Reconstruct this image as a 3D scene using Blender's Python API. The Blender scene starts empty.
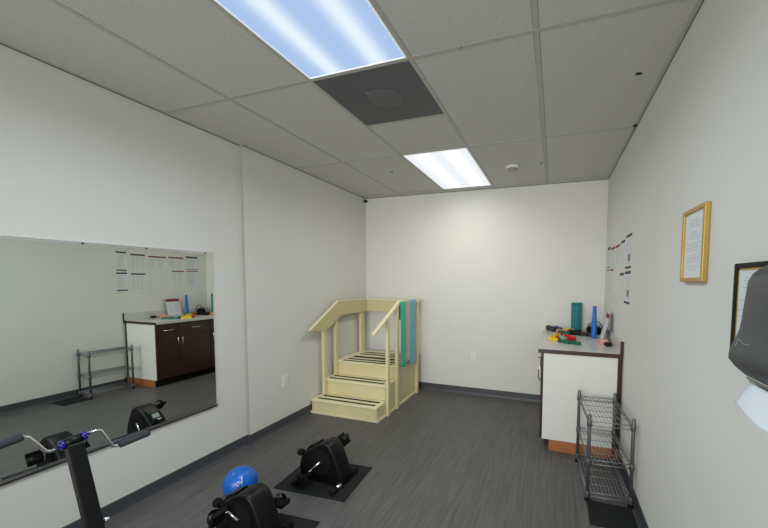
import bpy, bmesh, math, random
from mathutils import Vector, Matrix
random.seed(7)
PI = math.pi
S = bpy.context.scene
C = S.collection

# ------------------------------------------------------------------ helpers
def lin(c):
    c = c / 255.0
    return c / 12.92 if c <= .04045 else ((c + .055) / 1.055) ** 2.4

def rgb(r, g, b):
    return (lin(r), lin(g), lin(b), 1.0)

def mat(name, col, rough=.5, metal=0.0, noise=0.0, scale=8.0, bump=0.0, bscale=60.0, spec=.5, stretch=(1, 1, 1), trans=0.0, emit=None, coat=0.0):
    m = bpy.data.materials.new(name); m.use_nodes = True
    nt = m.node_tree; b = nt.nodes['Principled BSDF']
    b.inputs['Base Color'].default_value = col
    b.inputs['Roughness'].default_value = rough
    b.inputs['Metallic'].default_value = metal
    b.inputs['Specular IOR Level'].default_value = spec
    b.inputs['Transmission Weight'].default_value = trans
    b.inputs['Coat Weight'].default_value = coat
    tc = nt.nodes.new('ShaderNodeTexCoord'); mp = nt.nodes.new('ShaderNodeMapping')
    mp.inputs['Scale'].default_value = stretch
    nt.links.new(tc.outputs['Object'], mp.inputs['Vector'])
    n = nt.nodes.new('ShaderNodeTexNoise'); n.inputs['Scale'].default_value = scale; n.inputs['Detail'].default_value = 4
    nt.links.new(mp.outputs['Vector'], n.inputs['Vector'])
    r = nt.nodes.new('ShaderNodeValToRGB')
    k = max(noise, .012)
    r.color_ramp.elements[0].position = .3; r.color_ramp.elements[1].position = .7
    r.color_ramp.elements[0].color = tuple(max(0, c * (1 - k)) for c in col[:3]) + (1,)
    r.color_ramp.elements[1].color = tuple(min(1, c * (1 + k)) for c in col[:3]) + (1,)
    nt.links.new(n.outputs['Fac'], r.inputs['Fac'])
    nt.links.new(r.outputs['Color'], b.inputs['Base Color'])
    if bump:
        n2 = nt.nodes.new('ShaderNodeTexNoise'); n2.inputs['Scale'].default_value = bscale; n2.inputs['Detail'].default_value = 3
        nt.links.new(mp.outputs['Vector'], n2.inputs['Vector'])
        bp = nt.nodes.new('ShaderNodeBump'); bp.inputs['Strength'].default_value = bump; bp.inputs['Distance'].default_value = .004
        nt.links.new(n2.outputs['Fac'], bp.inputs['Height']); nt.links.new(bp.outputs['Normal'], b.inputs['Normal'])
    if emit:
        b.inputs['Emission Color'].default_value = emit[0]; b.inputs['Emission Strength'].default_value = emit[1]
    return m

class MB:
    def __init__(s): s.bm = bmesh.new(); s.mi = 0
    def _f(s, vs, mi=None):
        try:
            f = s.bm.faces.new(vs); f.material_index = s.mi if mi is None else mi; return f
        except ValueError: return None
    def box(s, x0, x1, y0, y1, z0, z1, mi=0):
        v = [s.bm.verts.new(p) for p in ((x0,y0,z0),(x1,y0,z0),(x1,y1,z0),(x0,y1,z0),(x0,y0,z1),(x1,y0,z1),(x1,y1,z1),(x0,y1,z1))]
        for q in ((3,2,1,0),(4,5,6,7),(0,1,5,4),(1,2,6,5),(2,3,7,6),(3,0,4,7)): s._f([v[i] for i in q], mi)
        return s
    def obox(s, c, ax, ay, az, mi=0):           # oriented box: centre and three half-vectors
        c, ax, ay, az = map(Vector, (c, ax, ay, az))
        v = [s.bm.verts.new(c + ax*i + ay*j + az*k) for k in (-1,1) for (i,j) in ((-1,-1),(1,-1),(1,1),(-1,1))]
        for q in ((3,2,1,0),(4,5,6,7),(0,1,5,4),(1,2,6,5),(2,3,7,6),(3,0,4,7)): s._f([v[i] for i in q], mi)
        return s
    def prism(s, poly, axis, a0, a1, mi=0):     # poly in the two other axes, in order
        def P(p, a):
            return {'x': (a, p[0], p[1]), 'y': (p[0], a, p[1]), 'z': (p[0], p[1], a)}[axis]
        A = [s.bm.verts.new(P(p, a0)) for p in poly]; B = [s.bm.verts.new(P(p, a1)) for p in poly]
        n = len(poly)
        s._f(A, mi); s._f(B[::-1], mi)
        for i in range(n): s._f([A[i], B[i], B[(i+1) % n], A[(i+1) % n]], mi)
        return s
    def tube(s, pts, r, seg=10, mi=0, closed=False):
        pts = [Vector(p) for p in pts]; n = len(pts)
        rs = r if isinstance(r, (list, tuple)) else [r]*n
        rings = []; up = None
        for i, p in enumerate(pts):
            if closed: d = pts[(i+1) % n] - pts[i-1]
            else: d = pts[min(i+1, n-1)] - pts[max(i-1, 0)]
            d.normalize()
            if up is None:
                up = Vector((0,0,1)) if abs(d.z) < .9 else Vector((1,0,0))
            u = up - d*up.dot(d)
            if u.length < 1e-4: u = d.orthogonal()
            u.normalize(); w = d.cross(u); up = u
            rings.append([s.bm.verts.new(p + (u*math.cos(2*PI*k/seg) + w*math.sin(2*PI*k/seg))*rs[i]) for k in range(seg)])
        m = n if closed else n-1
        for i in range(m):
            a, b = rings[i], rings[(i+1) % n]
            for k in range(seg):
                f = s._f([a[k], a[(k+1) % seg], b[(k+1) % seg], b[k]], mi)
                if f: f.smooth = True
        if not closed:
            s._f(rings[0][::-1], mi); s._f(rings[-1], mi)
        return s
    def ball(s, c, r, mi=0, seg=24, rings=14, sc=(1,1,1)):
        ret = bmesh.ops.create_uvsphere(s.bm, u_segments=seg, v_segments=rings, radius=r, matrix=Matrix.Translation(c) @ Matrix.Diagonal((*sc, 1)))
        fs = set(f for v in ret['verts'] for f in v.link_faces)
        for f in fs: f.material_index = mi; f.smooth = True
        return s
    def lathe(s, c, prof, axis='z', seg=24, mi=0):
        c = Vector(c); rings = []
        for (r, h) in prof:
            ring = []
            for k in range(seg):
                a = 2*PI*k/seg; u, v = r*math.cos(a), r*math.sin(a)
                off = {'z': (u, v, h), 'y': (u, h, v), 'x': (h, u, v)}[axis]
                ring.append(s.bm.verts.new(c + Vector(off)))
            rings.append(ring)
        for i in range(len(rings)-1):
            for k in range(seg):
                f = s._f([rings[i][k], rings[i][(k+1) % seg], rings[i+1][(k+1) % seg], rings[i+1][k]], mi)
                if f: f.smooth = True
        s._f(rings[0][::-1], mi); s._f(rings[-1], mi)
        return s
    def grid(s, fn, nu, nv, mi=0):
        V = [[s.bm.verts.new(fn(i/nu, j/nv)) for j in range(nv+1)] for i in range(nu+1)]
        for i in range(nu):
            for j in range(nv):
                f = s._f([V[i][j], V[i+1][j], V[i+1][j+1], V[i][j+1]], mi)
                if f: f.smooth = True
        return s
    def build(s, name, mats, parent=None, bevel=0, solid=0, kind=None, loc=None, seg=2, rot=None):
        bmesh.ops.recalc_face_normals(s.bm, faces=s.bm.faces)
        off = Vector(loc) if loc is not None else Vector((0,0,0))
        if parent is None: off.z = zs(off.z)
        for v in s.bm.verts: v.co.z = zs(v.co.z)
        bmesh.ops.translate(s.bm, verts=s.bm.verts, vec=-off)
        me = bpy.data.meshes.new(name); s.bm.to_mesh(me); s.bm.free()
        for m in (mats if isinstance(mats, (list, tuple)) else [mats]): me.materials.append(m)
        o = bpy.data.objects.new(name, me); C.objects.link(o)
        if parent is not None:
            o.parent = parent
            ORG[o.name] = ORG.get(parent.name, Vector((0,0,0)))
        else:
            o.location = off
            ORG[o.name] = off
        if solid:
            md = o.modifiers.new('solid', 'SOLIDIFY'); md.thickness = solid; md.offset = 0
        if bevel:
            md = o.modifiers.new('bevel', 'BEVEL'); md.width = bevel; md.segments = seg; md.limit_method = 'ANGLE'; md.angle_limit = math.radians(40)
        if kind: o['kind'] = kind
        return o

ORG = {}
ZS = .983                     # the surveyed heights, brought to scale
def zs(z): return z*ZS if z < 2.3 else z
_build = MB.build
def build(s, name, mats, parent=None, **k):
    if parent is not None and 'loc' not in k: k['loc'] = ORG.get(parent.name, Vector((0,0,0)))
    return _build(s, name, mats, parent, **k)
MB.build = build

def thing(name, label, cat, loc=(0,0,0), group=None):
    o = bpy.data.objects.new(name, None); C.objects.link(o); loc = (loc[0], loc[1], zs(loc[2])); o.location = loc
    o.empty_display_size = .05
    ORG[o.name] = Vector(loc)
    return tag(o, label, cat, group)

def tag(o, label, cat, group=None):
    o['label'] = label; o['category'] = cat
    if group: o['group'] = group
    return o

def dup(root, loc, label, group=None, rotz=None):
    r = root.copy(); C.objects.link(r); r.location = (loc[0], loc[1], zs(loc[2])); r['label'] = label
    if rotz is not None: r.rotation_euler[2] = rotz
    if group: r['group'] = group
    for ch in list(root.children):
        c = ch.copy(); C.objects.link(c); c.parent = r
        for g in list(ch.children):
            d = g.copy(); C.objects.link(d); d.parent = c
    return r

# ------------------------------------------------------------------ room numbers (metres)
HC = 2.5656          # ceiling
HCAM = 1.4567
XL = -2.5295         # left wall
XLF = -2.502        # far, slightly proud, part of the left wall
YP = 2.262          # where it starts
XR = .513           # right wall
YB = 4.248          # back wall
YN = -2.3           # wall behind the camera
T = .6096
GX = -1.341         # a ceiling grid line
GY = 1.671

# ------------------------------------------------------------------ materials
M = {}
M['wall'] = mat('wall_paint', (.68,.68,.635,1), .6, noise=.012, scale=3, bump=.08, bscale=180, spec=.3)
M['base'] = mat('cove_base_rubber', rgb(66,68,74), .45, noise=.05)
M['tbar'] = mat('ceiling_grid_shaded', rgb(176,176,170), .6)  # bars coloured darker than the tiles to stand in for shadow lines
M['cream'] = mat('cream_paint', (.71,.625,.365,1), .45, noise=.03, scale=6)
M['cream_l'] = mat('pale_cream_trim', (.80,.73,.48,1), .45, noise=.03)
M['cream_d'] = mat('tan_rail_board', (.60,.52,.28,1), .5, noise=.05, stretch=(3,.6,6))
M['grip'] = mat('antislip_black', rgb(22,18,16), .8, noise=.2, scale=200)
M['black'] = mat('black_plastic', rgb(9,9,11), .42, noise=.1, spec=.28)
M['blackm'] = mat('black_matte_rubber', rgb(12,12,13), .75, noise=.12, scale=90, spec=.2)
M['blackmat'] = mat('black_floor_mat', rgb(28,29,30), .8, noise=.15, scale=160, bump=.2, bscale=300, spec=.25)
M['chrome'] = mat('chrome', (.82,.83,.85,1), .16, 1.0)
M['wire'] = mat('grey_wire_steel', (.25,.255,.265,1), .45, .6)
M['post'] = mat('grey_rack_post', (.12,.125,.135,1), .4, .5)
M['alu'] = mat('silver_channel', (.80,.80,.80,1), .28, 1.0)
M['mirror'] = mat('mirror_glass', (.80,.845,.80,1), .004, 1.0)
M['dark_edge'] = mat('dark_channel', rgb(48,50,50), .5)
M['white'] = mat('white_plastic', rgb(226,226,220), .35)
M['laminate'] = mat('white_laminate_panel', rgb(218,218,212), .35, noise=.01)
M['counter'] = mat('pale_grey_laminate', rgb(196,196,192), .28, noise=.03, scale=40)
M['darkwood'] = mat('dark_mahogany_laminate', rgb(50,22,20), .35, noise=.15, stretch=(6,6,1))
M['rawwood'] = mat('bare_orange_wood', rgb(160,100,54), .6, noise=.2, scale=10, stretch=(1,1,8))
M['paper'] = mat('white_paper', rgb(216,219,220), .7)
M['ink'] = mat('grey_print', rgb(186,188,192), .8)
M['inkd'] = mat('dark_print', rgb(62,62,70), .8)
M['inkr'] = mat('maroon_print', rgb(128,44,58), .8)
M['olive'] = mat('olive_picture', rgb(120,118,70), .8)
M['gold'] = mat('gold_frame_wood', rgb(178,146,72), .4, .35, noise=.08)
M['bframe'] = mat('black_frame', rgb(14,15,19), .5, spec=.2)
M['disp'] = mat('dark_grey_dispenser', rgb(55,56,61), .42, noise=.03)
M['dispmark'] = mat('silver_emblem', rgb(128,130,133), .4)
M['smoke'] = mat('smoky_clear_plastic', rgb(170,170,155), .1, trans=.7)
M['tissue'] = mat('white_tissue', rgb(208,215,220), .85, bump=.15, bscale=120)
M['teal'] = mat('teal_foam', rgb(24,120,128), .6, noise=.08)
M['tealband'] = mat('teal_band_latex', rgb(52,186,158), .5, noise=.06, stretch=(1,20,1))
M['greyband'] = mat('grey_band_latex', rgb(176,178,166), .5, noise=.05, stretch=(1,20,1))
M['blueband'] = mat('light_blue_band_latex', rgb(112,180,196), .5, noise=.06, stretch=(1,20,1))
M['blue'] = mat('blue_foam', rgb(14,104,192), .5, noise=.05)
M['ballblue'] = mat('blue_ball_vinyl', rgb(8,96,190), .35, noise=.04)
M['hubblue'] = mat('deep_blue_plastic', rgb(28,26,120), .25)
M['foamgrip'] = mat('grey_foam_grip', rgb(52,54,60), .85, bump=.2)
M['red'] = mat('red_plastic', rgb(200,38,42), .4)
M['yellow'] = mat('yellow_plastic', rgb(240,196,10), .4)
M['green'] = mat('green_plastic', rgb(10,92,66), .4)
M['salmon'] = mat('salmon_plastic', rgb(226,140,110), .5)
M['pink'] = mat('pink_paper', rgb(240,150,144), .6)
M['indigo'] = mat('indigo_neoprene', rgb(48,44,104), .5)
M['char'] = mat('charcoal_neoprene', rgb(44,48,56), .5)
M['lcd'] = mat('grey_display', rgb(190,198,196), .3)
M['vent'] = mat('dark_grey_perforated_metal', rgb(88,89,93), .6, noise=.06, scale=3, bump=.3, bscale=500)
M['damper'] = mat('damper_behind_grille', rgb(98,99,101), .6)
M['smokeg'] = mat('acrylic', rgb(235,240,240), .05, trans=.85)

def floor_mat():
    m = bpy.data.materials.new('vinyl_plank'); m.use_nodes = True
    nt = m.node_tree; b = nt.nodes['Principled BSDF']; L = nt.links.new
    tc = nt.nodes.new('ShaderNodeTexCoord'); mp = nt.nodes.new('ShaderNodeMapping')
    mp.inputs['Rotation'].default_value = (0,0,PI/2)
    L(tc.outputs['Object'], mp.inputs['Vector'])
    br = nt.nodes.new('ShaderNodeTexBrick'); br.offset = .37; br.squash = 1
    br.inputs['Scale'].default_value = 1; br.inputs['Brick Width'].default_value = 1.22; br.inputs['Row Height'].default_value = .152
    br.inputs['Mortar Size'].default_value = .0012; br.inputs['Mortar Smooth'].default_value = .3
    br.inputs['Color1'].default_value = (.95,.95,.95,1); br.inputs['Color2'].default_value = (1.08,1.08,1.08,1); br.inputs['Mortar'].default_value = (.62,.62,.62,1)
    L(mp.outputs['Vector'], br.inputs['Vector'])
    m2 = nt.nodes.new('ShaderNodeMapping'); m2.inputs['Scale'].default_value = (26, 1.3, 1)
    L(tc.outputs['Object'], m2.inputs['Vector'])
    n = nt.nodes.new('ShaderNodeTexNoise'); n.inputs['Scale'].default_value = 2.2; n.inputs['Detail'].default_value = 6; n.inputs['Roughness'].default_value = .65
    L(m2.outputs['Vector'], n.inputs['Vector'])
    r = nt.nodes.new('ShaderNodeValToRGB')
    r.color_ramp.elements[0].position = .3; r.color_ramp.elements[1].position = .72
    r.color_ramp.elements[0].color = (.066,.064,.061,1); r.color_ramp.elements[1].color = (.134,.130,.124,1)
    L(n.outputs['Fac'], r.inputs['Fac'])
    mx = nt.nodes.new('ShaderNodeMix'); mx.data_type = 'RGBA'; mx.blend_type = 'MULTIPLY'; mx.inputs[0].default_value = 1
    L(r.outputs['Color'], mx.inputs[6]); L(br.outputs['Color'], mx.inputs[7])
    L(mx.outputs[2], b.inputs['Base Color'])
    b.inputs['Roughness'].default_value = .46; b.inputs['Specular IOR Level'].default_value = .4
    bp = nt.nodes.new('ShaderNodeBump'); bp.inputs['Strength'].default_value = .12; bp.inputs['Distance'].default_value = .002
    L(n.outputs['Fac'], bp.inputs['Height']); L(bp.outputs['Normal'], b.inputs['Normal'])
    return m
M['floor'] = floor_mat()

def tile_mat():
    m = bpy.data.materials.new('fissured_ceiling_tile'); m.use_nodes = True
    nt = m.node_tree; b = nt.nodes['Principled BSDF']; L = nt.links.new
    tc = nt.nodes.new('ShaderNodeTexCoord')
    n = nt.nodes.new('ShaderNodeTexNoise'); n.inputs['Scale'].default_value = 70; n.inputs['Detail'].default_value = 5; n.inputs['Roughness'].default_value = .7
    L(tc.outputs['Object'], n.inputs['Vector'])
    r = nt.nodes.new('ShaderNodeValToRGB')
    r.color_ramp.elements[0].position = .36; r.color_ramp.elements[1].position = .47
    r.color_ramp.elements[0].color = (.50,.50,.48,1); r.color_ramp.elements[1].color = (.57,.565,.54,1)
    L(n.outputs['Fac'], r.inputs['Fac']); L(r.outputs['Color'], b.inputs['Base Color'])
    b.inputs['Roughness'].default_value = .9; b.inputs['Specular IOR Level'].default_value = .1
    bp = nt.nodes.new('ShaderNodeBump'); bp.inputs['Strength'].default_value = .12; bp.inputs['Distance'].default_value = .002
    L(n.outputs['Fac'], bp.inputs['Height']); L(bp.outputs['Normal'], b.inputs['Normal'])
    return m
M['tile'] = tile_mat()

def diffuser_mat(name, base, streak, stren, ribs, lamps):
    """prismatic lens lit by two tubes behind it (tubes run along local y)"""
    m = bpy.data.materials.new(name); m.use_nodes = True
    nt = m.node_tree; L = nt.links.new
    for q in list(nt.nodes): nt.nodes.remove(q)
    out = nt.nodes.new('ShaderNodeOutputMaterial'); em = nt.nodes.new('ShaderNodeEmission')
    tc = nt.nodes.new('ShaderNodeTexCoord'); sp = nt.nodes.new('ShaderNodeSeparateXYZ')
    L(tc.outputs['Object'], sp.inputs[0])
    def math_(op, a, b=None):
        q = nt.nodes.new('ShaderNodeMath'); q.operation = op
        for i, v in enumerate((a, b)):
            if v is None: continue
            if isinstance(v, (int, float)): q.inputs[i].default_value = v
            else: L(v, q.inputs[i])
        return q.outputs[0]
    tot = None
    for c in lamps:                              # a bright soft band over each tube
        d = math_('SUBTRACT', sp.outputs[0], c); d = math_('MULTIPLY', d, d); d = math_('MULTIPLY', d, -1/(2*.042**2)); d = math_('EXPONENT', d)
        tot = d if tot is None else math_('ADD', tot, d)
    rib = math_('SINE', math_('MULTIPLY', sp.outputs[0], 2*PI/.0125)); rib = math_('MULTIPLY', rib, ribs)
    rib2 = math_('SINE', math_('MULTIPLY', sp.outputs[1], 2*PI/.012)); rib2 = math_('MULTIPLY', rib2, ribs*.35)
    fac = math_('ADD', tot, math_('ADD', rib, rib2))
    mx = nt.nodes.new('ShaderNodeMix'); mx.data_type = 'RGBA'; mx.clamp_factor = True
    L(fac, mx.inputs[0]); mx.inputs[6].default_value = base; mx.inputs[7].default_value = streak
    L(mx.outputs[2], em.inputs['Color']); em.inputs['Strength'].default_value = stren
    L(em.outputs[0], out.inputs['Surface'])
    return m

# ------------------------------------------------------------------ setting
MB().box(XL-.1, XR+.1, YN-.1, YB+.1, -.05, 0).build('floor', M['floor'], kind='structure')
MB().box(XL-.15, XL, YN, YP, 0, HC+.06).build('wall_left', M['wall'], kind='structure')
MB().box(XL-.15, XLF, YP, YB, 0, HC+.06).build('wall_left_far', M['wall'], kind='structure', bevel=.004)
MB().box(XR, XR+.15, YN, YB, 0, HC+.06).build('wall_right', M['wall'], kind='structure')
MB().box(XL-.15, XR+.15, YB, YB+.15, 0, HC+.06).build('wall_back', M['wall'], kind='structure')
MB().box(XL-.15, XR+.15, YN-.15, YN, 0, HC+.06).build('wall_front', M['wall'], kind='structure')

BH = .0925
def basepoly(x, s):  # cove profile against a wall at x, growing to s (+1/-1)
    return [(x, 0), (x+s*.016, 0), (x+s*.009, .012), (x+s*.006, .03), (x+s*.005, BH-.004), (x+s*.002, BH), (x, BH)]
MB().prism(basepoly(XL, 1), 'y', YN, YP+.003).build('baseboard_left', M['base'], kind='structure')
m = MB(); m.prism(basepoly(XLF, 1), 'y', YP-.004, YB); m.box(XL+.005, XLF+.004, YP-.006, YP, 0, BH)
m.box(XLF+.0045, XLF+.0065, YP-.006, YP+.07, 0, BH-.006)
m.build('baseboard_left_far', M['base'], kind='structure')
MB().prism(basepoly(XR, -1), 'y', YN, 3.05).build('baseboard_right', M['base'], kind='structure')
MB().prism([(YB-(a-0), z) for a, z in basepoly(0, 1)], 'x', XLF, -.03).build('baseboard_back', M['base'], kind='structure')

# ceiling: recessed tiles in a grid, fixtures leave their cells out
xs = [XL-.02] + [GX + k*T for k in (-1, 0, 1, 2)] + [XR+.02]
ys = [GY + k*1.2192 for k in (-4, -3, -2, -1, 0, 1, 2)] + [YB+.02]
LX0, LX1 = GX, GX + T
LIGHTS = [(GY-1.2192, GY), (GY+2*T, GY+4*T)]
m = MB()
def tile(x0, x1, y0, y1):
    g = .0123
    m.box(x0+g, x1-g, y0+g, y1-g, HC+.002, HC+.02)
for i in range(len(xs)-1):
    for j in range(len(ys)-1):
        x0, x1, y0, y1 = xs[i], xs[i+1], ys[j], ys[j+1]
        if x1-x0 < .06: continue
        if abs(x0-GX) < .01:
            if any(abs(y0-a) < .02 for a, b in LIGHTS): continue
            if abs(y0-GY) < .02:
                tile(x0, x1, GY+T, GY+2*T); continue
        tile(x0, x1, y0, y1)
m.build('ceiling', M['tile'], kind='structure', bevel=.003)
MB().box(XL-.15, XR+.15, YN-.15, YB+.15, HC+.13, HC+.16).build('ceiling_deck', M['wall'], kind='structure')
m = MB()
w = .012
for x in xs[1:-1]: m.box(x-w, x+w, YN, YB, HC, HC+.0035)
for y in ys[1:-1]: m.box(XL, XR, y-w, y+w, HC+.0002, HC+.0036)
m.box(GX, GX+T, GY+T-w, GY+T+w, HC+.0002, HC+.0036)
m.build('trim_1', M['tbar'], kind='structure')
# wall angle around the room
m = MB(); e = .02
m.box(XL, XL+e, YN, YB, HC-.001, HC+.004); m.box(XR-e, XR, YN, YB, HC-.001, HC+.004); m.box(XL, XR, YB-e, YB, HC-.001, HC+.004); m.box(XLF, XLF+e, YP, YB, HC-.0012, HC+.0035)
m.build('trim_2', M['tbar'], kind='structure')
m = MB(); e = .003                                  # thin dark strip painted in as the shadow line under the wall angle
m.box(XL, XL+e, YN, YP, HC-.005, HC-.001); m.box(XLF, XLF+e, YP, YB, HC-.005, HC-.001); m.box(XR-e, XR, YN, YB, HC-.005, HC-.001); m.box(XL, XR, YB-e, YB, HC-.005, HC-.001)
MB().box(XL+.001, XLF-.0005, YP-.0015, YP-.0002, BH+.001, HC-.002).build('trim_4', mat('grey_corner_strip', (.33,.335,.32,1), .6), kind='structure')  # darker grey strip over the end face of the wall jog
m.build('trim_3', mat('painted_shadow_line', rgb(84,82,76), .8), kind='structure')

# ------------------------------------------------------------------ ceiling fixtures
D_NEAR = diffuser_mat('prismatic_lens_cool', (.38,.54,.84,1), (.82,.93,1.0,1), 1.0, .20, (-.13, .14))
D_FAR = diffuser_mat('prismatic_lens_white', (.86,.90,.94,1), (1.3,1.3,1.3,1), 1.0, .03, (-.13, .14))
def fixture(y0, y1, label, dm):
    cx, cy = (LX0+LX1)/2, (y0+y1)/2
    t = thing('ceiling_light', label, 'ceiling light', (cx, cy, HC), 'fluorescent panels in the ceiling grid')
    m = MB(); a = .014; b = .021
    m.box(LX0+a, LX0+b, y0+a, y1-a, HC-.002, HC+.006); m.box(LX1-b, LX1-a, y0+a, y1-a, HC-.002, HC+.006)
    m.box(LX0+b, LX1-b, y0+a, y0+b, HC-.002, HC+.006); m.box(LX0+b, LX1-b, y1-b, y1-a, HC-.002, HC+.006)
    m.build('frame', mat('light_frame', rgb(235,238,240), .4, emit=((.9,.95,1,1), .35)), t)
    m = MB(); m.box(LX0+b, LX1-b, y0+b, y1-b, HC+.002, HC+.006)
    d = m.build('diffuser', dm, t)
    return t
fixture(*LIGHTS[0], 'long bluish fluorescent ceiling panel nearest the camera, beside the dark vent', D_NEAR)
fixture(*LIGHTS[1], 'smaller looking bright white ceiling panel near the back wall', D_FAR)

# vent
cx, cy = (LX0+LX1)/2, GY+T/2
t = thing('ceiling_vent', 'square dark grey perforated air vent next to the near light panel', 'vent', (cx, cy, HC))
m = MB(); a = .014
m.box(LX0+a, LX1-a, GY+a, GY+T-a, HC-.001, HC+.004); m.build('grille', M['vent'], t)
m = MB(); m.lathe((cx+.01, cy+.0, HC-.0018), [(.002, 0), (.105, 0), (.108, .001), (.108, .0016)]); m.build('damper_plate', M['damper'], t)
m = MB(); m.lathe((cx-.06, cy-.09, HC-.004), [(.008, 0), (.010, .003)], seg=12); m.build('screw', M['dispmark'], t)

# smoke detector and small ceiling bits
t = thing('smoke_detector', 'white round smoke detector on the ceiling right of the far light', 'smoke detector', (-.434, 3.495, HC))
MB().lathe((-.434, 3.495, HC-.004), [(.062,.004), (.066,0), (.064,-.012), (.05,-.02)]).build('mounting_plate', M['white'], t)
MB().lathe((-.434, 3.495, HC-.024), [(.05,.004), (.046,-.010), (.03,-.018), (.004,-.02)]).build('sensor_cap', mat('detector_cap', rgb(150,148,140), .5), t)
for (x, y, lab, mm, r) in ((-1.638, 3.305, 'small grey sprinkler cap on the ceiling left of the far light', 'dispmark', .016),
                           (-.165, 3.491, 'tiny grey dot cap on the ceiling right of the smoke detector', 'dispmark', .010),
                           (-.472, 1.668, 'tiny cap on the grid bar right of the dark vent', 'dispmark', .008)):
    tag(MB().lathe((x, y, HC+.0015), [(r*1.1, 0), (r, -.008), (r*.5, -.012)], seg=16).build('sprinkler_head', M[mm], loc=(x, y, HC)), lab, 'sprinkler')
tag(MB().obox((.382, 2.179, HC+.002), (.015,.004,0), (-.002,.008,0), (0,0,.005)).build('ceiling_clip', M['black'], loc=(.382,2.179,HC), bevel=.003), 'small black clip on a ceiling tile near the right wall', 'clip')
tag(MB().box(.484, .508, 2.85, 2.875, HC-.012, HC-.0005).build('ceiling_clip', M['black'], loc=(.497,2.86,HC), bevel=.003), 'tiny dark clip where the right wall meets the ceiling', 'clip')
t = thing('security_camera', 'tiny black camera in the far left corner under the ceiling', 'camera', (XLF+.012, YB-.02, 2.52))
MB().ball((XLF+.02, YB-.03, 2.522), .021).build('lens_ball', M['black'], t)
MB().tube([(XLF+.002, YB-.003, 2.522), (XLF+.016, YB-.024, 2.522)], .010).build('bracket', M['black'], t)

# ------------------------------------------------------------------ wall mirror
t = thing('wall_mirror', 'wide frameless gym mirror of two panels on the left wall', 'mirror', (XL, 1.0, .455))
TILT = .0115
MZ0, MZ1, MY1, MYS = .470, 1.672, 1.975, 1.368
MB().box(XL+.0005, XL+.006, MYS+.0012, MY1, MZ0, MZ1).build('mirror_panel', M['mirror'], t)
m = MB(); m.prism([(XL+.0006, MYS-.615), (XL+.0056, MYS-.615), (XL+.0056+.615*TILT, MYS-.0015), (XL+.0006, MYS-.0015)], 'z', MZ0, MZ1); m.build('mirror_panel', M['mirror'], t)
m = MB(); m.box(XL+.0005, XL+.0135, MYS-.615, MY1+.001, MZ1, MZ1+.013); m.box(XL+.0085, XL+.0135, MYS-.615, MY1+.001, MZ1-.007, MZ1)
m.build('top_channel', M['alu'], t)
m = MB(); m.box(XL+.0005, XL+.0145, MYS-.615, MY1+.001, MZ0-.014, MZ0); m.build('bottom_channel', M['dark_edge'], t)
m = MB(); m.box(XL+.0135, XL+.0145, MYS-.615, MY1+.001, MZ0, MZ0+.009); m.build('bottom_lip', M['alu'], t)
for y in (1.2, 1.52, 1.92):
    MB().lathe((XL+.0135, y, MZ1+.005), [(.006,0), (.006,.002), (.003,.004)], axis='x', seg=10).build('screw', M['dark_edge'], t)

# ------------------------------------------------------------------ outlets
def outlet(wall, a, z, label):
    if wall == 'left':
        t = thing('wall_outlet', label, 'outlet', (XLF, a, z)); x = XLF
        MB().box(x+.0003, x+.006, a-.037, a+.037, z-.060, z+.060).build('cover_plate', M['white'], t, bevel=.003)
        for s in (-1, 1):
            r = MB().box(x+.005, x+.0075, a-.017, a+.017, z+s*.021-.014, z+s*.021+.014).build('receptacle', M['white'], t, bevel=.003)
            MB().box(x+.0073, x+.0079, a-.008, a-.006, z+s*.021-.005, z+s*.021+.005).box(x+.0073, x+.0079, a+.006, a+.008, z+s*.021-.005, z+s*.021+.005).build('slots', M['inkd'], r)
    else:
        t = thing('wall_outlet', label, 'outlet', (a, YB, z)); y = YB
        MB().box(a-.038, a+.038, y-.006, y-.0003, z-.062, z+.062).build('cover_plate', M['white'], t, bevel=.003)
        for s in (-1, 1):
            r = MB().box(a-.017, a+.017, y-.0075, y-.005, z+s*.021-.014, z+s*.021+.014).build('receptacle', M['white'], t, bevel=.003)
            MB().box(a-.008, a-.006, y-.0079, y-.0073, z+s*.021-.005, z+s*.021+.005).box(a+.006, a+.008, y-.0079, y-.0073, z+s*.021-.005, z+s*.021+.005).build('slots', M['inkd'], r)
outlet('left', 2.684, .457, 'white wall outlet on the left wall by the stairs')
outlet('back', -.96, .507, 'white wall outlet low on the back wall between stairs and cabinet')

# ------------------------------------------------------------------ training stairs
SX0, SX1 = -2.485, -1.683
t = thing('training_stairs', 'cream painted wooden training stairs with handrails in the back left corner', 'stairs', ((SX0+SX1)/2, 3.6, 0))
Y1, Y2, Y3, YE = 3.060, 3.262, 3.478, 4.10
Z1, Z2, Z3 = .160, .335, .505
th = .022
# risers
for (y, z0, z1) in ((Y1, 0, Z1-th), (Y2, Z1, Z2-th), (Y3, Z2, Z3-th)):
    MB().box(SX0+.01, SX1-.01, y, y+.018, z0, z1).build('riser', M['cream'], t, bevel=.002)
# treads with anti slip strips
PSTRIP = ((-.008,.034), (.085,.04), (.195,.07), (.365,.045), (.475,.04))
for (y0, y1, z, n, off) in ((Y1, Y2, Z1, 2, .045), (Y2, Y3, Z2, 2, .03), (Y3, YE, Z3, 5, .035)):
    tr = MB().box(SX0, SX1, y0-.018, y1, z-th, z).build('tread' if n == 2 else 'platform', M['cream_l'], t, bevel=.004)
    spots = ((.024, .030), (.112, .034)) if n == 2 else PSTRIP
    for (dy, w_) in spots:
        MB().box(SX0+(.055 if n == 2 else .12), SX1-.045, y0+dy, y0+dy+w_, z+.0004, z+.002).build('grip_strip', M['grip'], tr)
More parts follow.
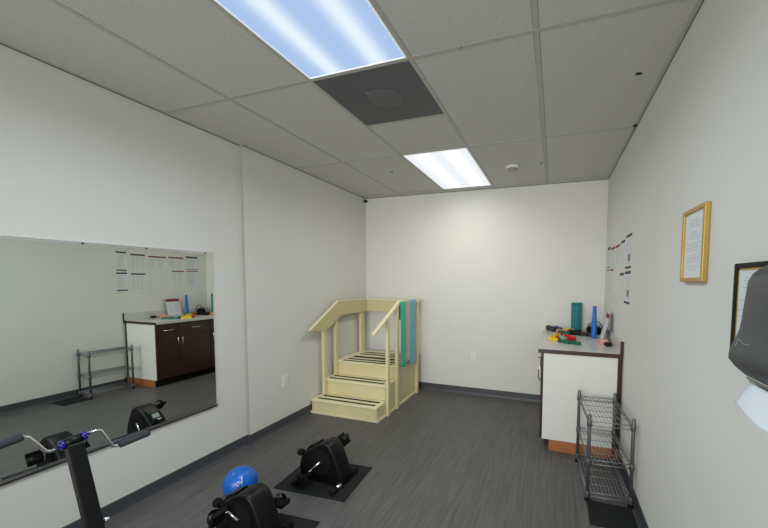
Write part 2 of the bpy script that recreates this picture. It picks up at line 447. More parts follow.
# closed stepped side panels
prof = [(Y1, 0), (YE, 0), (YE, Z3-th), (Y3, Z3-th), (Y3, Z2-th), (Y2, Z2-th), (Y2, Z1-th), (Y1, Z1-th)]
for (a, b) in ((SX0, SX0+.016), (SX1-.016, SX1)):
    MB().prism(prof, 'x', a, b).build('side_panel', M['cream'], t)
# kick trim along the floor
m = MB(); m.box(SX0-.012, SX1+.012, Y1-.014, Y1-.001, 0, .024); m.box(SX1+.001, SX1+.014, Y1-.014, 3.234, 0, .024); m.box(SX1+.001, SX1+.014, 3.285, 3.460, 0, .024); m.box(SX1+.001, SX1+.014, 3.512, 4.048, 0, .024)
m.build('kick_trim', M['cream_l'], t, bevel=.003)
# posts
for (y0, y1, zt) in ((3.236, 3.283, 1.06), (3.462, 3.510, 1.20), (4.050, 4.102, 1.20)):
    MB().box(SX1+.001, SX1+.034, y0, y1, 0, zt).build('post', M['cream'], t, bevel=.003)
BX = -2.427          # inner rail boards stand on the inside of the posts
for (y0, y1, zb, zt) in ((3.208, 3.2605, Z1+.001, .97), (3.424, 3.4765, Z2+.001, 1.17), (3.990, 4.068, Z3+.003, 1.19)):
    MB().box(BX-.036, BX-.001, y0, y1, zb, zt).build('post', M['cream'], t, bevel=.003)
MB().prism([(2.962,.933), (3.455,1.214), (4.125,1.198), (4.125,1.046), (3.515,1.049), (3.214,.892)], 'x', BX, BX+.022).build('rail_board', M['cream_d'], t, bevel=.003)
MB().box(BX+.0225, SX1-.001, 4.104, 4.126, 1.046, 1.198).build('rail_board', M['cream_d'], t, bevel=.003)
m = MB()
m.prism([(2.945,.940), (3.452,1.231), (4.128,1.215), (4.128,1.201), (3.456,1.2165), (2.957,.9335)], 'x', BX-.003, BX+.026)
m.build('rail_cap', M['cream_l'], t, bevel=.002)
MB().prism([(2.952,.918), (2.938,.946), (3.525,1.240), (4.128,1.222), (4.128,1.190), (3.535,1.203)], 'x', SX1+.002, SX1+.040).build('handrail', M['cream_l'], t, bevel=.004)
MB().box(BX+.027, SX1+.0415, 4.098, 4.140, 1.1995, 1.216).build('back_rail_cap', M['cream_l'], t, bevel=.003)

# bands over the right rail
def band(y0, y1, zb, zi, mm, label, ph, taper=.0):
    xo, xi, zt = SX1+.0455 + (.0025 if ph == 2 else 0), SX1-.003 - (.002 if ph == 2 else 0), 1.2275 + (.002 if ph == 2 else 0)
    path = []
    n = 22
    for k in range(n+1): path.append((0, zb + (zt-.006-zb)*k/n))
    arc = [(xo-.003, zt), (xo-.015, zt+.0065), (xi+.015, zt+.0065), (xi+.003, zt)]
    def P(u, v):
        y = y0 + (y1-y0)*u
        s = v*1.25
        if s < 1:
            f = 1-s
            z = zb + (zt-.004-zb)*s + (.012*math.sin(u*7+ph) + taper*u)*f**4
            x = xo + .0015 + .006*f*(1+math.sin(u*9+ph))*.5 + .004*f
            yy = (y0+y1)/2 + (y-(y0+y1)/2)*(1-.03*f)
            return (x, yy, z)
        s = (s-1)/.25
        if s < .5:
            q = s/.5; return (xo + (xi-xo)*q, y, zt + .0075*math.sin(q*PI)*.6 + .004 - .012*(q-.2))
        q = (s-.5)/.5
        return (xi-.001, y, zt-.006 - (zt-zi)*q)
    m = MB(); m.grid(P, 14, 60)
    return tag(m.build('exercise_band', mm, loc=(xo, (y0+y1)/2, 1.22), solid=.0012), label, 'exercise band', 'latex bands over the stair rail')
band(3.512, 3.655, .470, 1.02, M['tealband'], 'teal green latex band draped over the stair rail, nearest the camera', 0)
band(3.651, 3.790, .51, 1.05, M['greyband'], 'pale grey latex band on the stair rail between the teal and blue bands', 2)
band(3.786, 3.968, .435, 1.00, M['blueband'], 'light blue latex band draped over the stair rail near the back post', 4)

# ------------------------------------------------------------------ base cabinets and worktop
CX0, CX1, CY0 = -.108, .505, 3.055
CZ = .862
FX = CX0           # face of doors
def pull(y0, y1, z0, z1, parent):
    m = MB(); x = FX-.001
    if y1-y0 > z1-z0:
        m.tube([(x, y0, z0), (x-.022, y0, z0), (x-.028, y0+.008, z0), (x-.028, y1-.008, z0), (x-.022, y1, z0), (x, y1, z0)], .004, 8)
    else:
        m.tube([(x, y0, z0), (x-.022, y0, z0), (x-.028, y0, z0+.008), (x-.028, y0, z1-.008), (x-.022, y0, z1), (x, y0, z1)], .004, 8)
    m.build('handle', M['chrome'], parent)
def cabinet(y0, y1, doors, label, endpanel):
    t = thing('base_cabinet', label, 'cabinet', ((CX0+CX1)/2, (y0+y1)/2, 0))
    MB().box(CX0+.022, CX1-.026, y0+.001, y1-.001, .10, CZ-.001).build('carcass', M['laminate'], t)
    MB().box(CX0+.075, CX1-.026, y0+(.02 if endpanel else .001), y1-.001, 0, .0995).build('plinth', M['blackm'], t)
    if endpanel:
        MB().box(CX0+.0215, CX1-.030, y0-.006, y0, .10, CZ-.001).build('end_panel', M['laminate'], t, bevel=.001)
        MB().box(CX0+.078, CX1-.004, y0+.002, y0+.0195, 0, .098).build('plinth_end', M['rawwood'], t)
        MB().box(CX1-.025, CX1-.001, y0-.008, y1-.001, .10, CZ-.001).build('filler_strip', M['darkwood'], t)
    for (a, b, side) in doors:
        d = MB().box(FX, FX+.02, a+.002, b-.002, .105, .685).build('door', M['darkwood'], t, bevel=.002)
        py = b-.03 if side > 0 else a+.03
        pull(py, py, .54, .65, d)
        d = MB().box(FX, FX+.02, a+.002, b-.002, .690, CZ-.006).build('drawer', M['darkwood'], t, bevel=.002)
        c = (a+b)/2
        pull(c-.06, c+.06, .772, .772, d)
    return t
cabinet(CY0, 3.80, ((CY0-.006, 3.345, 1), (3.345, 3.80, -1)), 'dark mahogany base cabinet with white end panel beside the wire rack', True)
cabinet(3.803, 4.243, ((3.805, 4.241, -1),), 'dark mahogany base cabinet in the corner against the back wall', False)
t = thing('worktop', 'pale grey laminate worktop with dark brown edge on the base cabinets', 'worktop', (.2, 3.6, CZ))
CT = .895
MB().box(CX0-.022, XR-.003, CY0-.012, YB-.002, CZ, CT).build('top', M['counter'], t, bevel=.002)
MB().box(CX0-.024, XR-.026, CY0-.018, CY0-.0125, CZ-.004, CT-.003).build('end_edge', M['darkwood'], t)
MB().box(XR-.024, XR-.003, CY0-.018, YB-.003, CT+.0005, CT+.10).build('backsplash', M['counter'], t)
MB().box(XR-.025, XR-.002, CY0-.024, CY0-.0185, CZ-.004, CT+.102).build('backsplash_end', M['darkwood'], t)

# ------------------------------------------------------------------ things on the worktop
Z = CT + .0006
# ribbed teal foam roller standing on end
t = thing('foam_roller', 'teal ribbed foam roller standing upright at the back of the worktop', 'foam roller', (.225, 4.165, Z))
m = MB(); n = 64
rr = [.052 + (.0035 if (k % 8) < 5 else -.002) for k in range(n)]
P = [(.225 + rr[k]*math.cos(2*PI*k/n), 4.165 + rr[k]*math.sin(2*PI*k/n)) for k in range(n)]
m.prism(P, 'z', Z, Z+.335); m.build('foam_body', M['teal'], t)
m = MB(); m.tube([(.225+.054*math.cos(a), 4.165+.054*math.sin(a), Z+.318) for a in [2*PI*k/32 for k in range(32)]], .004, 6, closed=True); m.build('rim', mat('teal_rim', rgb(16,92,104), .6), t)
# tapered blue foam baton
tag(MB().lathe((.372, 3.80, Z), [(.024,0), (.027,.003), (.0275,.02), (.018,.30), (.0165,.325), (.014,.328)]).build('foam_cone', M['blue'], loc=(.372,3.80,Z)),
    'tall tapered blue foam cone standing on the worktop', 'foam cone')
# black cuff bag with cable loops
t = thing('cable_bag', 'black soft pouch with loops of cable behind the blue cone', 'bag', (.40, 4.05, Z))
m = MB(); m.ball((.395, 4.05, Z+.048), .05, sc=(1.5,1.1,.95)); m.ball((.45, 4.07, Z+.042), .044, sc=(.7,.9,.95)); m.build('pouch', M['blackm'], t)
m = MB(); m.tube([(.325+.0, 4.03, Z+.06), (.34, 4.03, Z+.11), (.385, 4.03, Z+.145), (.44, 4.03, Z+.14), (.475, 4.03, Z+.10), (.478, 4.03, Z+.05)], .005, 8)
m.tube([(.335, 4.06, Z+.06), (.36, 4.07, Z+.10), (.41, 4.07, Z+.115), (.46, 4.07, Z+.09)], .004, 8)
m.tube([(.33, 4.04, Z+.006), (.29, 3.99, Z+.006), (.26, 4.0, Z+.006), (.24, 4.06, Z+.006)], .005, 8); m.build('cable', M['black'], t)
# dumbbells at the back left of the worktop
def dumbbell(mm, label, loc, rz):
    t = thing('dumbbell', label, 'dumbbell', loc, 'small neoprene dumbbells')
    x, y, z = loc
    for s in (-1, 1):
        MB().lathe((x, y+s*.05, z+.03), [(.006,-.026), (.026,-.022), (.030,-.012), (.030,.012), (.026,.022), (.006,.026)], axis='y', seg=16).build('weight_head', mm, t)
    MB().lathe((x, y, z+.03), [(.012,-.035), (.012,.035)], axis='y', seg=12).build('grip', mm, t)
    t.rotation_euler[2] = rz
    return t
dumbbell(M['char'], 'charcoal dumbbell at the back left edge of the worktop', (-.045, 4.16, Z), .5)
dumbbell(M['indigo'], 'indigo dumbbell beside the charcoal one at the back of the worktop', (.035, 4.13, Z), .35)
# graded pinch clips
def clip_mesh(mm):
    t = thing('pinch_clip', '', 'pinch clip', (0,0,0), 'coloured hand exercise clips heaped on the worktop')
    for s in (-1, 1):
        m = MB()
        m.prism([(s*.004, -.055), (s*.013, -.05), (s*.016, -.02), (s*.012, .0), (s*.016, .03), (s*.021, .055), (s*.015, .057), (s*.006, .02), (s*.003, 0)], 'z', .0, .027)
        m.build('jaw', mm, t, bevel=.002)
    MB().tube([(.0,-.006,.0135), (.006,-.002,.0135), (0,.004,.0135), (-.006,-.002,.0135)], .003, 6, closed=True).build('spring', M['chrome'], t)
    return t
CL = [ # colour, x, y, dz, rz, tilt, label
 ('yellow', -.01, 3.52, 0, .6, 0, 'yellow pinch clip at the left front of the heap'),
 ('yellow', .005, 3.56, .022, -.4, .1, 'yellow pinch clip lying on top at the left of the heap'),
 ('red', .03, 3.60, .0, 1.2, 0, 'red pinch clip at the back left of the heap'),
 ('red', .055, 3.64, .022, .3, .15, 'red pinch clip on top at the back of the heap'),
 ('red', .12, 3.50, .0, -.5, 0, 'red pinch clip at the right of the heap'),
 ('red', .168, 3.58, .0, .2, 0, 'red pinch clip at the back right of the heap'),
 ('red', .135, 3.53, .022, 1.0, .1, 'red pinch clip lying on two others at the right of the heap'),
 ('green', .085, 3.395, .0, .75, 0, 'green pinch clip at the front of the heap'),
 ('green', .168, 3.36, .0, .95, 0, 'green pinch clip nearest the front right of the worktop'),
 ('green', .085, 3.62, .044, .8, .1, 'dark green pinch clip on top at the back of the heap'),
 ('chromeblue', .07, 3.47, .022, .2, .1, 'pale teal pinch clip in the middle of the heap'),
 ('salmon', .085, 4.02, .0, 1.25, 0, 'salmon pink pinch clip in the row at the back of the worktop'),
 ('yellow', .148, 4.115, .0, 1.3, 0, 'yellow pinch clip in the row at the back of the worktop'),
 ('black', .185, 3.94, .0, 1.3, 0, 'black pinch clip in front of the teal roller'),
 ('black', .205, 4.05, .0, 1.45, 0, 'black pinch clip resting by the foot of the teal roller'),
 ('black', .315, 3.90, .0, 1.3, 0, 'black pinch clip between the teal roller and the blue cone'),
]
M['chromeblue'] = mat('pale_teal_plastic', rgb(110,180,178), .4)
protos = {}
for (c, x, y, dz, rz, ti, lab) in CL:
    if c not in protos:
        p = clip_mesh(M[c]); protos[c] = p; p.location = (x, y, zs(Z+dz*1.22)); p['label'] = lab; p.rotation_euler = (ti, 0, rz)
    else:
        p = dup(protos[c], (x, y, Z+dz*1.22), lab); p.rotation_euler = (ti, 0, rz)
    p.scale = (1.2,1.2,1.5) if 'row' in lab or 'roller' in lab else (1.12,1.12,1)
# acrylic sign holder facing the room
t = thing('sign_holder', 'clear sign holder with a white sheet leaning near the right wall on the worktop', 'sign', (.43, 3.66, Z))
sx = .425
def lean(z): return sx + .055*z/.25
m = MB(); m.obox((sx+.030, 3.66, Z+.143), (.0275*1.14,0,.123*1.14), (0,.105,0), (.0015,0,-.0004)); m.build('acrylic_plate', M['smokeg'], t)
m = MB(); m.box(sx-.005, sx+.055, 3.555, 3.765, Z, Z+.002); m.build('acrylic_foot', M['smokeg'], t)
U_ = Vector((.0275,0,.123)).normalized(); N_ = Vector((-U_.z, 0, U_.x))
def sheet(m, c, halfw, halfh, lift, mi): m.obox(Vector(c) + N_*lift, U_*halfh, (0,halfw,0), N_*.0003, mi)
c0 = Vector((sx+.030, 3.66, Z+.143)); m = MB()
sheet(m, c0, .1, .134, .0022, 0)
sheet(m, c0 + U_*.105, .096, .022, .0032, 1)
for k in range(9):
    sheet(m, c0 + U_*(.055-.017*k) + Vector((0,-.045,0)), .036, .003, .0032, 2); sheet(m, c0 + U_*(.055-.017*k) + Vector((0,.045,0)), .036, .003, .0032, 2)
m.build('printed_sheet', [M['paper'], M['inkr'], M['ink']], t)
# pink pad and black case
t = thing('note_pad', 'stack of pink notes by the backsplash on the worktop', 'note pad', (.435, 3.50, Z))
MB().box(.385, .475, 3.44, 3.565, Z, Z+.018).build('pink_sheets', M['pink'], t, bevel=.002)
MB().box(.40, .465, 3.47, 3.56, Z+.0185, Z+.03).build('top_sheets', mat('pale_pink_paper', rgb(246,178,170), .6), t, bevel=.002)
m = MB(); m.ball((.445, 3.37, Z+.019), .027, sc=(1.35,1.5,.70)); 
tag(m.build('glasses_case', M['black'], loc=(.445,3.37,Z)), 'small rounded black case in front of the pink notes', 'case')
# ------------------------------------------------------------------ posters on the right wall
def poster(y0, y1, z0, z1, head, label, foot=None, pic=None, cols=2, body=True, hh=.022):
    x = XR-.0004; z0 += .042; z1 += .042
    m = MB()
    m.box(x-.0008, x, y0, y1, z0, z1, 0)
    m.box(x-.0014, x-.0009, y0+.004, y1-.004, z1-.004-hh, z1-.004, 1)
    if foot: m.box(x-.0014, x-.0009, y0+.004, y1-.004, z0+.004, z0+.004+foot, 1)
    W = (y1-y0-.02)/cols; z = z1-hh-.024
    lim = z0 + (foot or 0) + .016
    r = random.Random(int(y0*1000+z0*77))
    while body and z > lim:
        for c in range(cols):
            a = y0+.012+c*W
            m.box(x-.0014, x-.0009, a, a+W*(.55+.33*r.random()), z-.004, z, 2)
        z -= .0115
    if pic: m.box(x-.0018, x-.0014, y0+.05, y0+.12, z0+.06, z0+.11, 3)
    o = m.build('wall_poster', [M['paper'], M[head], M['ink'], M['olive']], loc=(XR, (y0+y1)/2, z0))
    return tag(o, label, 'poster', 'printed sheets on the right wall')
poster(2.885, 3.110, 1.533, 1.806, 'inkd', 'printed sheet with dark header, footer and olive picture, upper one nearest the camera', foot=.018, pic=1)
poster(2.880, 3.112, 1.258, 1.520, 'inkd', 'printed sheet with dark header, footer and olive picture, lower one nearest the camera', foot=.018, pic=1)
poster(3.150, 3.340, 1.545, 1.785, 'inkd', 'dark headed printed sheet in the upper row, second from the camera', cols=3)
poster(3.150, 3.332, 1.262, 1.512, 'inkd', 'dark headed printed sheet in the lower row, under the second sheet', cols=3)
poster(3.373, 3.620, 1.572, 1.772, 'inkr', 'wide sheet with maroon header in the upper row, nearer the camera', cols=2)
poster(3.645, 3.880, 1.575, 1.775, 'inkr', 'wide sheet with maroon header in the upper row, nearer the back wall', cols=2)
poster(3.912, 4.108, 1.578, 1.800, 'inkd', 'dark headed sheet in the upper row closest to the back wall', cols=1, foot=.010, hh=.03)
poster(3.688, 3.878, 1.296, 1.562, 'inkr', 'maroon headed sheet in the lower row beneath the wide sheets', cols=2, hh=.018)
poster(3.908, 4.110, 1.300, 1.566, 'inkr', 'pale sheet with thin maroon header in the lower row closest to the back wall', cols=1, hh=.014, body=True)

# ------------------------------------------------------------------ framed certificates
def framed(y0, y1, z0, z1, fw, dep, fm, name, label, lines, inner=None):
    t = thing(name, label, 'picture frame', (XR, (y0+y1)/2, z0))
    x1 = XR-.0006; x0 = XR-dep
    m = MB()
    m.box(x0, x1, y0, y0+fw, z0, z1); m.box(x0, x1, y1-fw, y1, z0, z1); m.box(x0, x1, y0+fw, y1-fw, z0, z0+fw); m.box(x0, x1, y0+fw, y1-fw, z1-fw, z1)
    m.build('frame', fm, t, bevel=.003)
    m = MB(); xs_ = x0+dep*.45
    m.box(xs_, x1, y0+fw, y1-fw, z0+fw, z1-fw, 0)
    r = random.Random(3); H_ = z1-z0-2*fw; W_ = y1-y0-2*fw
    for k in range(lines):
        z = z1-fw-H_*(.10+.80*k/lines); w_ = W_*(.3+.5*r.random()); c = (y0+y1)/2 + W_*.04
        if k % 5 == 4: continue
        m.box(xs_-.0006, xs_-.0001, c-w_/2, c+w_/2, z-.0028, z, 1)
    if inner:
        q = .006
        a, b, c, d = y0+fw, y1-fw, z0+fw, z1-fw
        m.box(xs_-.001, xs_-.0002, a, a+q, c, d, 2); m.box(xs_-.001, xs_-.0002, b-q, b, c, d, 2); m.box(xs_-.001, xs_-.0002, a, b, c, c+q, 2); m.box(xs_-.001, xs_-.0002, a, b, d-q, d, 2)
    m.build('certificate', [M['paper'], M['ink'], inner or M['ink']], t)
    return t
framed(1.530, 1.764, 1.480, 1.777, .017, .020, M['gold'], 'framed_certificate', 'gold framed certificate alone on the right wall', 22)
framed(1.078, 1.304, 1.243, 1.537, .015, .014, M['bframe'], 'framed_certificate', 'black framed notice half hidden behind the towel dispenser', 22, M['gold'])

# ------------------------------------------------------------------ towel dispenser
t = thing('towel_dispenser', 'dark grey paper towel dispenser at the right edge, on the right wall', 'towel dispenser', (XR, .62, 1.3))
DY0, DY1 = .44, .788
prof = [(XR-.001, 1.552), (.42, 1.548), (.385, 1.541), (.360, 1.529), (.339, 1.514), (.328, 1.507), (.318, 1.498), (.3115, 1.484), (.3085, 1.454), (.305, 1.408), (.302, 1.390), (.297, 1.374), (.290, 1.358), (.289, 1.339), (.300, 1.324), (.314, 1.311), (.330, 1.303), (.350, 1.298), (XR-.001, 1.292)]
def dprof(y):   # cheeks rounded towards both ends
    f = 0
    d = min(y-DY0, DY1-y)
    if d < .015: f = (1-d/.015)**2*.005
    return f
m = MB(); n = 14; rings = []
ysd = [DY0, DY0+.004, DY0+.009, DY0+.015] + [DY0+.03+(DY1-DY0-.06)*k/4 for k in range(1, 4)] + [DY1-.015, DY1-.009, DY1-.004, DY1]
for y in ysd:
    f = dprof(y)
    rings.append([m.bm.verts.new((min(XR-.001, x + f), y, z - (f if z > 1.45 else (-f*.7 if z < 1.35 else 0)))) for (x, z) in prof])
for i in range(len(rings)-1):
    for k in range(len(prof)):
        f = m._f([rings[i][k], rings[i+1][k], rings[i+1][(k+1) % len(prof)], rings[i][(k+1) % len(prof)]])
        if f: f.smooth = True
m._f(rings[0]); m._f(rings[-1][::-1])
m.build('cover', M['disp'], t)
# raised silver script emblem on the cover
m = MB()
def onf(y, z):   # front surface x at height z
    for (a, b) in zip(prof[5:14], prof[6:14]):
        if b[1] <= z <= a[1]: return a[0] + (b[0]-a[0])*(a[1]-z)/(a[1]-b[1]) - .0006
    return .31
zz = [(.772,1.371), (.765,1.377), (.757,1.376), (.749,1.374), (.740,1.372), (.728,1.374)]
m.tube([(onf(y, z), y, z) for y, z in zz], .0008, 6); m.tube([(onf(y, z), y, z) for y, z in ((.765,1.378), (.764,1.370), (.763,1.364))], .0007, 6)
m.build('emblem', M['dispmark'], t)
m = MB(); m.grid(lambda u, v: (.306 + .05*v, .48 + .27*u, 1.313 - .022*math.sin(v*PI) - .012*v), 10, 8); m.build('guard', M['smoke'], t, solid=.002)
m = MB()
def tow(u, v):
    y = .46 + .268*u
    x = .302 - .010*(1-u)*v - .024*v + .003*math.sin(u*11+v*3)*v 
    z = 1.308 - .040*v + .003*math.sin(u*8)*v
    return (x, y, z)
m.grid(tow, 20, 10)
tag(m.build('paper_towel', M['tissue'], loc=(.34,.6,1.29), solid=.0006), 'white paper towel sheet hanging out of the grey dispenser', 'paper towel')

# ------------------------------------------------------------------ wire rack
RX0, RX1, RY0, RY1 = .209, .467, 2.437, 2.947
t = thing('wire_rack', 'low grey wire shelving rack on the floor along the right wall', 'rack', ((RX0+RX1)/2, (RY0+RY1)/2, 0))
RT = .594
for x in (RX0, RX1):
    for y in (RY0, RY1):
        p = MB().lathe((x, y, 0), [(.0115,.012), (.0115,RT-.004), (.009,RT)], seg=14).build('post', M['post'], t)
        MB().lathe((x, y, 0), [(.016,.0), (.018,.004), (.015,.014), (.012,.02)], seg=14).build('foot', M['blackm'], p)
for z in (.06, .285, .548):
    s = MB()
    a, b, c, d = RX0+.010, RX1-.010, RY0+.010, RY1-.010
    for zz in (z, z-.028):
        s.tube([(a, RY0, zz), (b, RY0, zz)], .0028, 8); s.tube([(a, RY1, zz), (b, RY1, zz)], .0028, 8)
        s.tube([(RX0, c, zz), (RX0, d, zz)], .0028, 8); s.tube([(RX1, c, zz), (RX1, d, zz)], .0028, 8)
    for k in range(1, 11):
        x = RX0 + (RX1-RX0)*k/11
        s.tube([(x, RY0, z+.003), (x, RY1, z+.003)], .0016, 6)
    for k in range(1, 5):
        y = RY0 + (RY1-RY0)*k/5
        s.tube([(RX0, y, z-.001), (RX1, y, z-.001)], .0022, 6)
    for x in (RX0, RX1):
        n = 22; s.tube([(x, c+(d-c)*k/n, z if k % 2 else z-.028) for k in range(n+1)], .0015, 6)
    for y in (RY0, RY1):
        n = 8; s.tube([(a+(b-a)*k/n, y, z if k % 2 else z-.028) for k in range(n+1)], .0015, 6)
    sh = s.build('wire_shelf', M['wire'], t)
    for x in (RX0, RX1):
        for y in (RY0, RY1): MB().lathe((x, y, z-.014), [(.0135,-.022), (.0165,-.018), (.0155,.018), (.0135,.022)], seg=14).build('collar', M['post'], sh)
t.rotation_euler[2] = .061
m = MB(); m.box(.222, .485, 2.186, 2.425, .0, .010)
o = m.build('floor_mat', M['blackmat'], loc=(.37, 2.32, 0), bevel=.004)
tag(o, 'small square black mat on the floor in front of the wire rack', 'mat')

# ------------------------------------------------------------------ floor mats and pedal exercisers
def fmat(y0, y1, label):
    o = MB().box(-.278, .278, y0, y1, .0, .006).build('exercise_mat', M['blackmat'], loc=(0, y0, 0), bevel=.002)
    return o
m1 = MB().prism([(-1.830,1.834), (-1.279,1.869), (-1.313,2.298), (-1.864,2.263)], 'z', .0003, .006).build('exercise_mat', M['blackmat'], loc=(-1.56,2.05,0), bevel=.002)
tag(m1, 'black rubber mat under the far pedal exerciser', 'mat', 'black mats under the pedal exercisers')
m2 = m1.copy(); C.objects.link(m2); m2.location = (-1.555, 2.05-.638, 0); tag(m2, 'black rubber mat under the near pedal exerciser by the ball', 'mat')

EX, EY = -1.55, 2.04
def exerciser(label, near, far, where):
    t = thing('pedal_exerciser', label, 'pedal exerciser', (EX, EY, .0065), 'black floor pedal exercisers')
    z0 = .0065
    prof = [(-1.735,.045), (-1.736,.12), (-1.722,.172), (-1.70,.195), (-1.66,.235), (-1.60,.274), (-1.555,.297), (-1.515,.307), (-1.485,.300), (-1.462,.278), (-1.44,.24), (-1.405,.15), (-1.375,.06), (-1.372,.035), (-1.40,.028), (-1.71,.028)]
    m = MB(); rings = []
    for (y, sh) in ((EY-.058,.018), (EY-.052,.006), (EY-.042,0), (EY+.062,0), (EY+.070,.006), (EY+.078,.018)):
        cx, cz = -1.555, .16
        rings.append([m.bm.verts.new((cx + (x-cx)*(1-sh*4), y, cz + (z-cz)*(1-sh*4))) for (x, z) in prof])
    n = len(prof)
    for i in range(len(rings)-1):
        for k in range(n):
            f = m._f([rings[i][k], rings[i+1][k], rings[i+1][(k+1) % n], rings[i][(k+1) % n]])
            if f: f.smooth = True
    m._f(rings[0]); m._f(rings[-1][::-1])
    body = m.build('housing', M['black'], t)
    # crescent seam and cover disc on each side
    for s in (-1, 1):
        y = EY + (.079 if s > 0 else -.059)
        m = MB(); m.lathe((-1.55, y, .165), [(.088,-.003), (.09,0), (.086,.003)], axis='y', seg=28); m.build('side_disc', M['blackm'], body)
    # console with display on the slope facing the wall
    c = MB().prism([(-1.712,.188), (-1.664,.257), (-1.652,.262), (-1.60,.286), (-1.60,.26), (-1.69,.18)], 'y', EY-.034, EY+.05).build('console', M['black'], t, bevel=.003)
    U2 = Vector((.048,0,.069)).normalized(); N2 = Vector((-U2.z,0,U2.x)); q = Vector((-1.688, EY+.008, .2225)) + N2*.0008
    MB().obox(q + U2*.012, U2*.020, (0,.028,0), N2*.0006).build('display', M['lcd'], c)
    MB().obox(q - U2*.027, U2*.006, (0,.03,0), N2*.0006).build('label_strip', M['white'], c)
    # tension knob
    k = MB().lathe((-1.735, EY-.03, .195), [(.012,.02), (.024,.012), (.026,-.012), (.02,-.022), (.006,-.024)], axis='x', seg=16).tube([(-1.725, EY-.03, .195), (-1.67, EY-.03, .195)], .010, 10).build('tension_knob', M['blackm'], t)
    # floor bars with end caps
    for x in (-1.392, -1.705):
        b = MB().tube([(x, EY-.135, .026), (x, EY+.135, .026)], .0135, 14).build('floor_bar', M['chrome'] if x > -1.5 else M['black'], t)
        for s in (-1, 1):
            MB().tube([(x, EY+s*.10, .026), (x, EY+s*.155, .026)], .0188, 14).build('end_cap', M['blackm'], b)
        if x > -1.5:
            MB().tube([(x, EY-.05, .026), (x, EY+.05, .026)], .0150, 14).build('sleeve', M['black'], b)
    m = MB(); m.box(-1.705, -1.392, EY-.02, EY+.02, .020, .045); m.build('base_rail', M['black'], t, bevel=.004)
    # cranks and strapped pedals
    for (s, dx, dz, pa) in ((-1, *near), (1, *far)):
        y0 = EY + (.085 if s > 0 else -.068); ax = (-1.552, .165)
        cr = MB().tube([(ax[0], EY+s*.05, ax[1]), (ax[0], y0, ax[1]), (ax[0]+dx*.5, y0+s*.006, ax[1]+dz*.5), (ax[0]+dx, y0+s*.012, ax[1]+dz), (ax[0]+dx, y0+s*.045, ax[1]+dz)], [.010,.010,.008,.008,.007], 10).build('crank', M['chrome'], t)
        px, pz, py = ax[0]+dx, ax[1]+dz, y0+s*.072
        ca, sa = (math.cos(pa), math.sin(pa))
        uu, nn = Vector((ca,0,sa)), Vector((-sa,0,ca))
        c = Vector((px, py, pz))
        pd = MB().obox(c, uu*.045, (0,.040,0), nn*.009).obox(c+uu*.038-nn*.003, uu*.008, (0,.036,0), nn*.014).build('pedal', M['blackm'], t, bevel=.003)
        m = MB()
        pts = [c + uu*0 + Vector((0, -.040*math.cos(a), 0)) + nn*(.006+.045*math.sin(a)) for a in [PI*k/10 for k in range(11)]]
        for i in range(10):
            q = pts[i], pts[i+1]
            d = (q[1]-q[0]); w_ = uu*.014; nrm = d.cross(uu).normalized()*.0014
            m.obox((q[0]+q[1])/2, d/2*1.05, w_, nrm)
        m.build('strap', M['black'], pd)
    t.location = (where[0], where[1], zs(.0065))
    return t
exerciser('black pedal exerciser on the far mat, in front of the stairs', (-.078, -.078, .5), (.052, .082, -.7), (EX, EY))
exerciser('black pedal exerciser beside the blue ball, cut off by the bottom edge', (-.050, .045, 1.2), (.075, -.030, .15), (EX-.045, EY-.628))

# ------------------------------------------------------------------ ball
BR = .104
bc = Vector((-1.956, 1.683, BR))
t = thing('exercise_ball', 'small glossy blue exercise ball with white emblem on the floor', 'ball', (bc.x, bc.y, 0))
MB().ball(bc, BR, seg=48, rings=28).build('ball_skin', M['ballblue'], t)
d0 = (Vector((-.0155,.0096,HCAM/ZS))-bc).normalized()
rt = Vector((.943,.332,0)); up_ = d0.cross(rt); 
if up_.z < 0: up_ = -up_
def onb(a, b): 
    return bc + (d0 + rt*a + up_*b).normalized()*(BR+.0003)
m = MB()
m.tube([onb(-.02,.34), onb(.03,.2), onb(.07,.03), onb(.13,-.22)], [.004,.003,.0025,.0015], 6)
m.tube([onb(-.10+.13*math.cos(a), -.08+.13*math.sin(a)) for a in [2*PI*k/16 for k in range(14)]], .0022, 6)
m.tube([onb(-.14,-.10), onb(-.09,-.02), onb(-.04,-.12)], .002, 6)
m.build('emblem', M['white'], t)

# ------------------------------------------------------------------ hand crank exerciser (near left)
H0 = Vector((-1.690, .748, .868))
t = thing('arm_cycle', 'black arm cycle on a slanted post with blue hub and crank grips, bottom left', 'arm cycle', (-1.43, .748, 0))
cd = Vector((.095,.0,-.306)).normalized()             # down the post
foot = H0 + cd*((H0.z-.06)/-cd.z)
sd = Vector((.10,.995,0)).normalized(); nd = cd.cross(sd).normalized()
m = MB(); L_ = (foot-H0).length
top = H0 + cd*.012
m.obox((top+foot)/2, cd*((foot-top).length/2), sd*.0235, nd*.019); m.build('post', M['black'], t, bevel=.005)
hb = Vector((.16,.98,.20)).normalized()
m = MB(); m.tube([H0-hb*.026, H0+hb*.026], .0165, 18); hub = m.build('hub', M['black'], t)
for s in (-1, 1):
    MB().tube([H0+hb*s*.022, H0+hb*s*.025, H0+hb*s*.035, H0+hb*s*.038], [.014,.0185,.0185,.014], 18).build('hub_cap', M['hubblue'], hub)
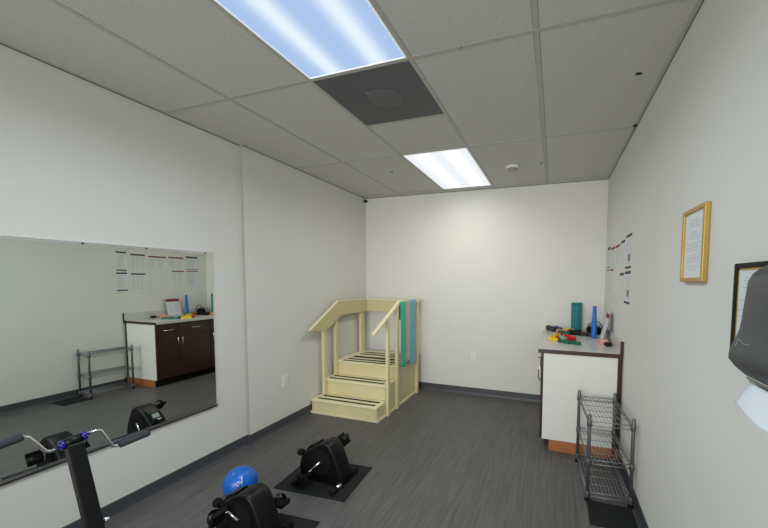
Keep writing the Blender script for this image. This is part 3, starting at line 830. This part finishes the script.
# crank arms; points found in the plane of the hub
def cp(dy, dz, dx=0.0): return Vector((H0.x+dx, H0.y+dy, H0.z+dz))
R_ = [cp(.038,.008), cp(.066,.012,.006), cp(.080,.006,.006), (cp(.105,-.052,.005)), cp(.116,-.076,.005), cp(.128,-.082,.005), cp(.150,-.0805,.005)]
Lf = [cp(-.036,-.008), cp(-.062,-.012), cp(-.074,-.006), cp(-.098,.038), cp(-.112,.062), cp(-.124,.070), cp(-.140,.069)]
for pts, gd in ((R_, Vector((.0,.104,.004))), (Lf, Vector((-.0,-.118,-.014)))):
    cr = MB().tube(pts, .0056, 10).build('crank_arm', M['chrome'], t)
    a = pts[-1] - gd*.12; b = pts[-1] + gd*.95
    g = gd.normalized()
    MB().tube([a, a+g*.003, b-g*.004, b], [.010,.0135,.0135,.010], 14).build('grip', M['foamgrip'], cr)
# adjusting bolt, base
MB().lathe((0,0,0), [(.004,-.01), (.009,-.006), (.009,.006), (.004,.01)], axis='y', seg=10).build('lock_bolt', M['chrome'], t, loc=(0,0,0)).location = (H0 + cd*.335 + sd*.034) - Vector(t.location)
m = MB(); m.box(foot.x-.45, foot.x+.14, foot.y-.025, foot.y+.025, .02, .065); m.build('base_beam', M['black'], t, bevel=.005)
for x in (foot.x-.44, foot.x+.13):
    m = MB(); m.tube([(x, foot.y-.21, .0215), (x, foot.y+.21, .0215)], .02, 14); fb = m.build('base_foot', M['black'], t)
    for s in (-1, 1): MB().tube([(x, foot.y+s*.19, .0235), (x, foot.y+s*.23, .0235)], .0235, 14).build('end_cap', M['blackm'], fb)

# ------------------------------------------------------------------ lights
def area(name, x, y, z, sx, sy, power, col, spread=150):
    l = bpy.data.lights.new(name, 'AREA'); l.shape = 'RECTANGLE'; l.size = sx; l.size_y = sy; l.energy = power; l.color = col; l.spread = math.radians(spread)
    o = bpy.data.objects.new(name, l); C.objects.link(o); o.location = (x, y, z)
    return o
cx = (LX0+LX1)/2
area('lamp_near', cx, (LIGHTS[0][0]+LIGHTS[0][1])/2, HC-.006, .52, 1.12, 25, (.78,.90,1.0), 165)
area('lamp_far', cx, (LIGHTS[1][0]+LIGHTS[1][1])/2-.18, HC-.006, .52, .80, 9.5, (1.0,.95,.84), 165)
o = area('fill_behind', -1.0, YN+.06, 1.45, 2.6, 1.7, 43, (1.0,.985,.95), 95)  # soft fill light added behind the camera
o.rotation_euler = (PI/2, 0, 0)
W = bpy.data.worlds.new('world'); S.world = W; W.use_nodes = True
W.node_tree.nodes['Background'].inputs[0].default_value = (.6,.65,.7,1); W.node_tree.nodes['Background'].inputs[1].default_value = .05

# ------------------------------------------------------------------ camera (level-ish phone shot, cropped frame so the optical centre is off the middle)
F, CXP, CYP, YAW, PIT, ROL = 344.7806, 434.7627, 301.0372, .33381, -.06138, .00595
cam = bpy.data.cameras.new('camera'); co = bpy.data.objects.new('camera', cam); C.objects.link(co)
cam.sensor_fit = 'HORIZONTAL'; cam.sensor_width = 36; cam.lens = F/768*36
cam.shift_x = -(CXP-384)/768; cam.shift_y = (CYP-264)/768
cam.clip_start = .02
X1 = Vector((math.cos(YAW), math.sin(YAW), 0)); Yv = Vector((-math.sin(YAW), math.cos(YAW), 0)); Zv = Vector((0,0,1))
Fw = Yv*math.cos(PIT) + Zv*math.sin(PIT); Z2v = -Yv*math.sin(PIT) + Zv*math.cos(PIT)
Rg = X1*math.cos(ROL) + Z2v*math.sin(ROL); Up = -X1*math.sin(ROL) + Z2v*math.cos(ROL)
mw = Matrix((Rg, Up, -Fw)).transposed().to_4x4(); mw.translation = (-.0155, .0096, HCAM)
co.matrix_world = mw
S.camera = co
S.view_settings.view_transform = 'Standard'; S.view_settings.look = 'None'; S.view_settings.exposure = 0
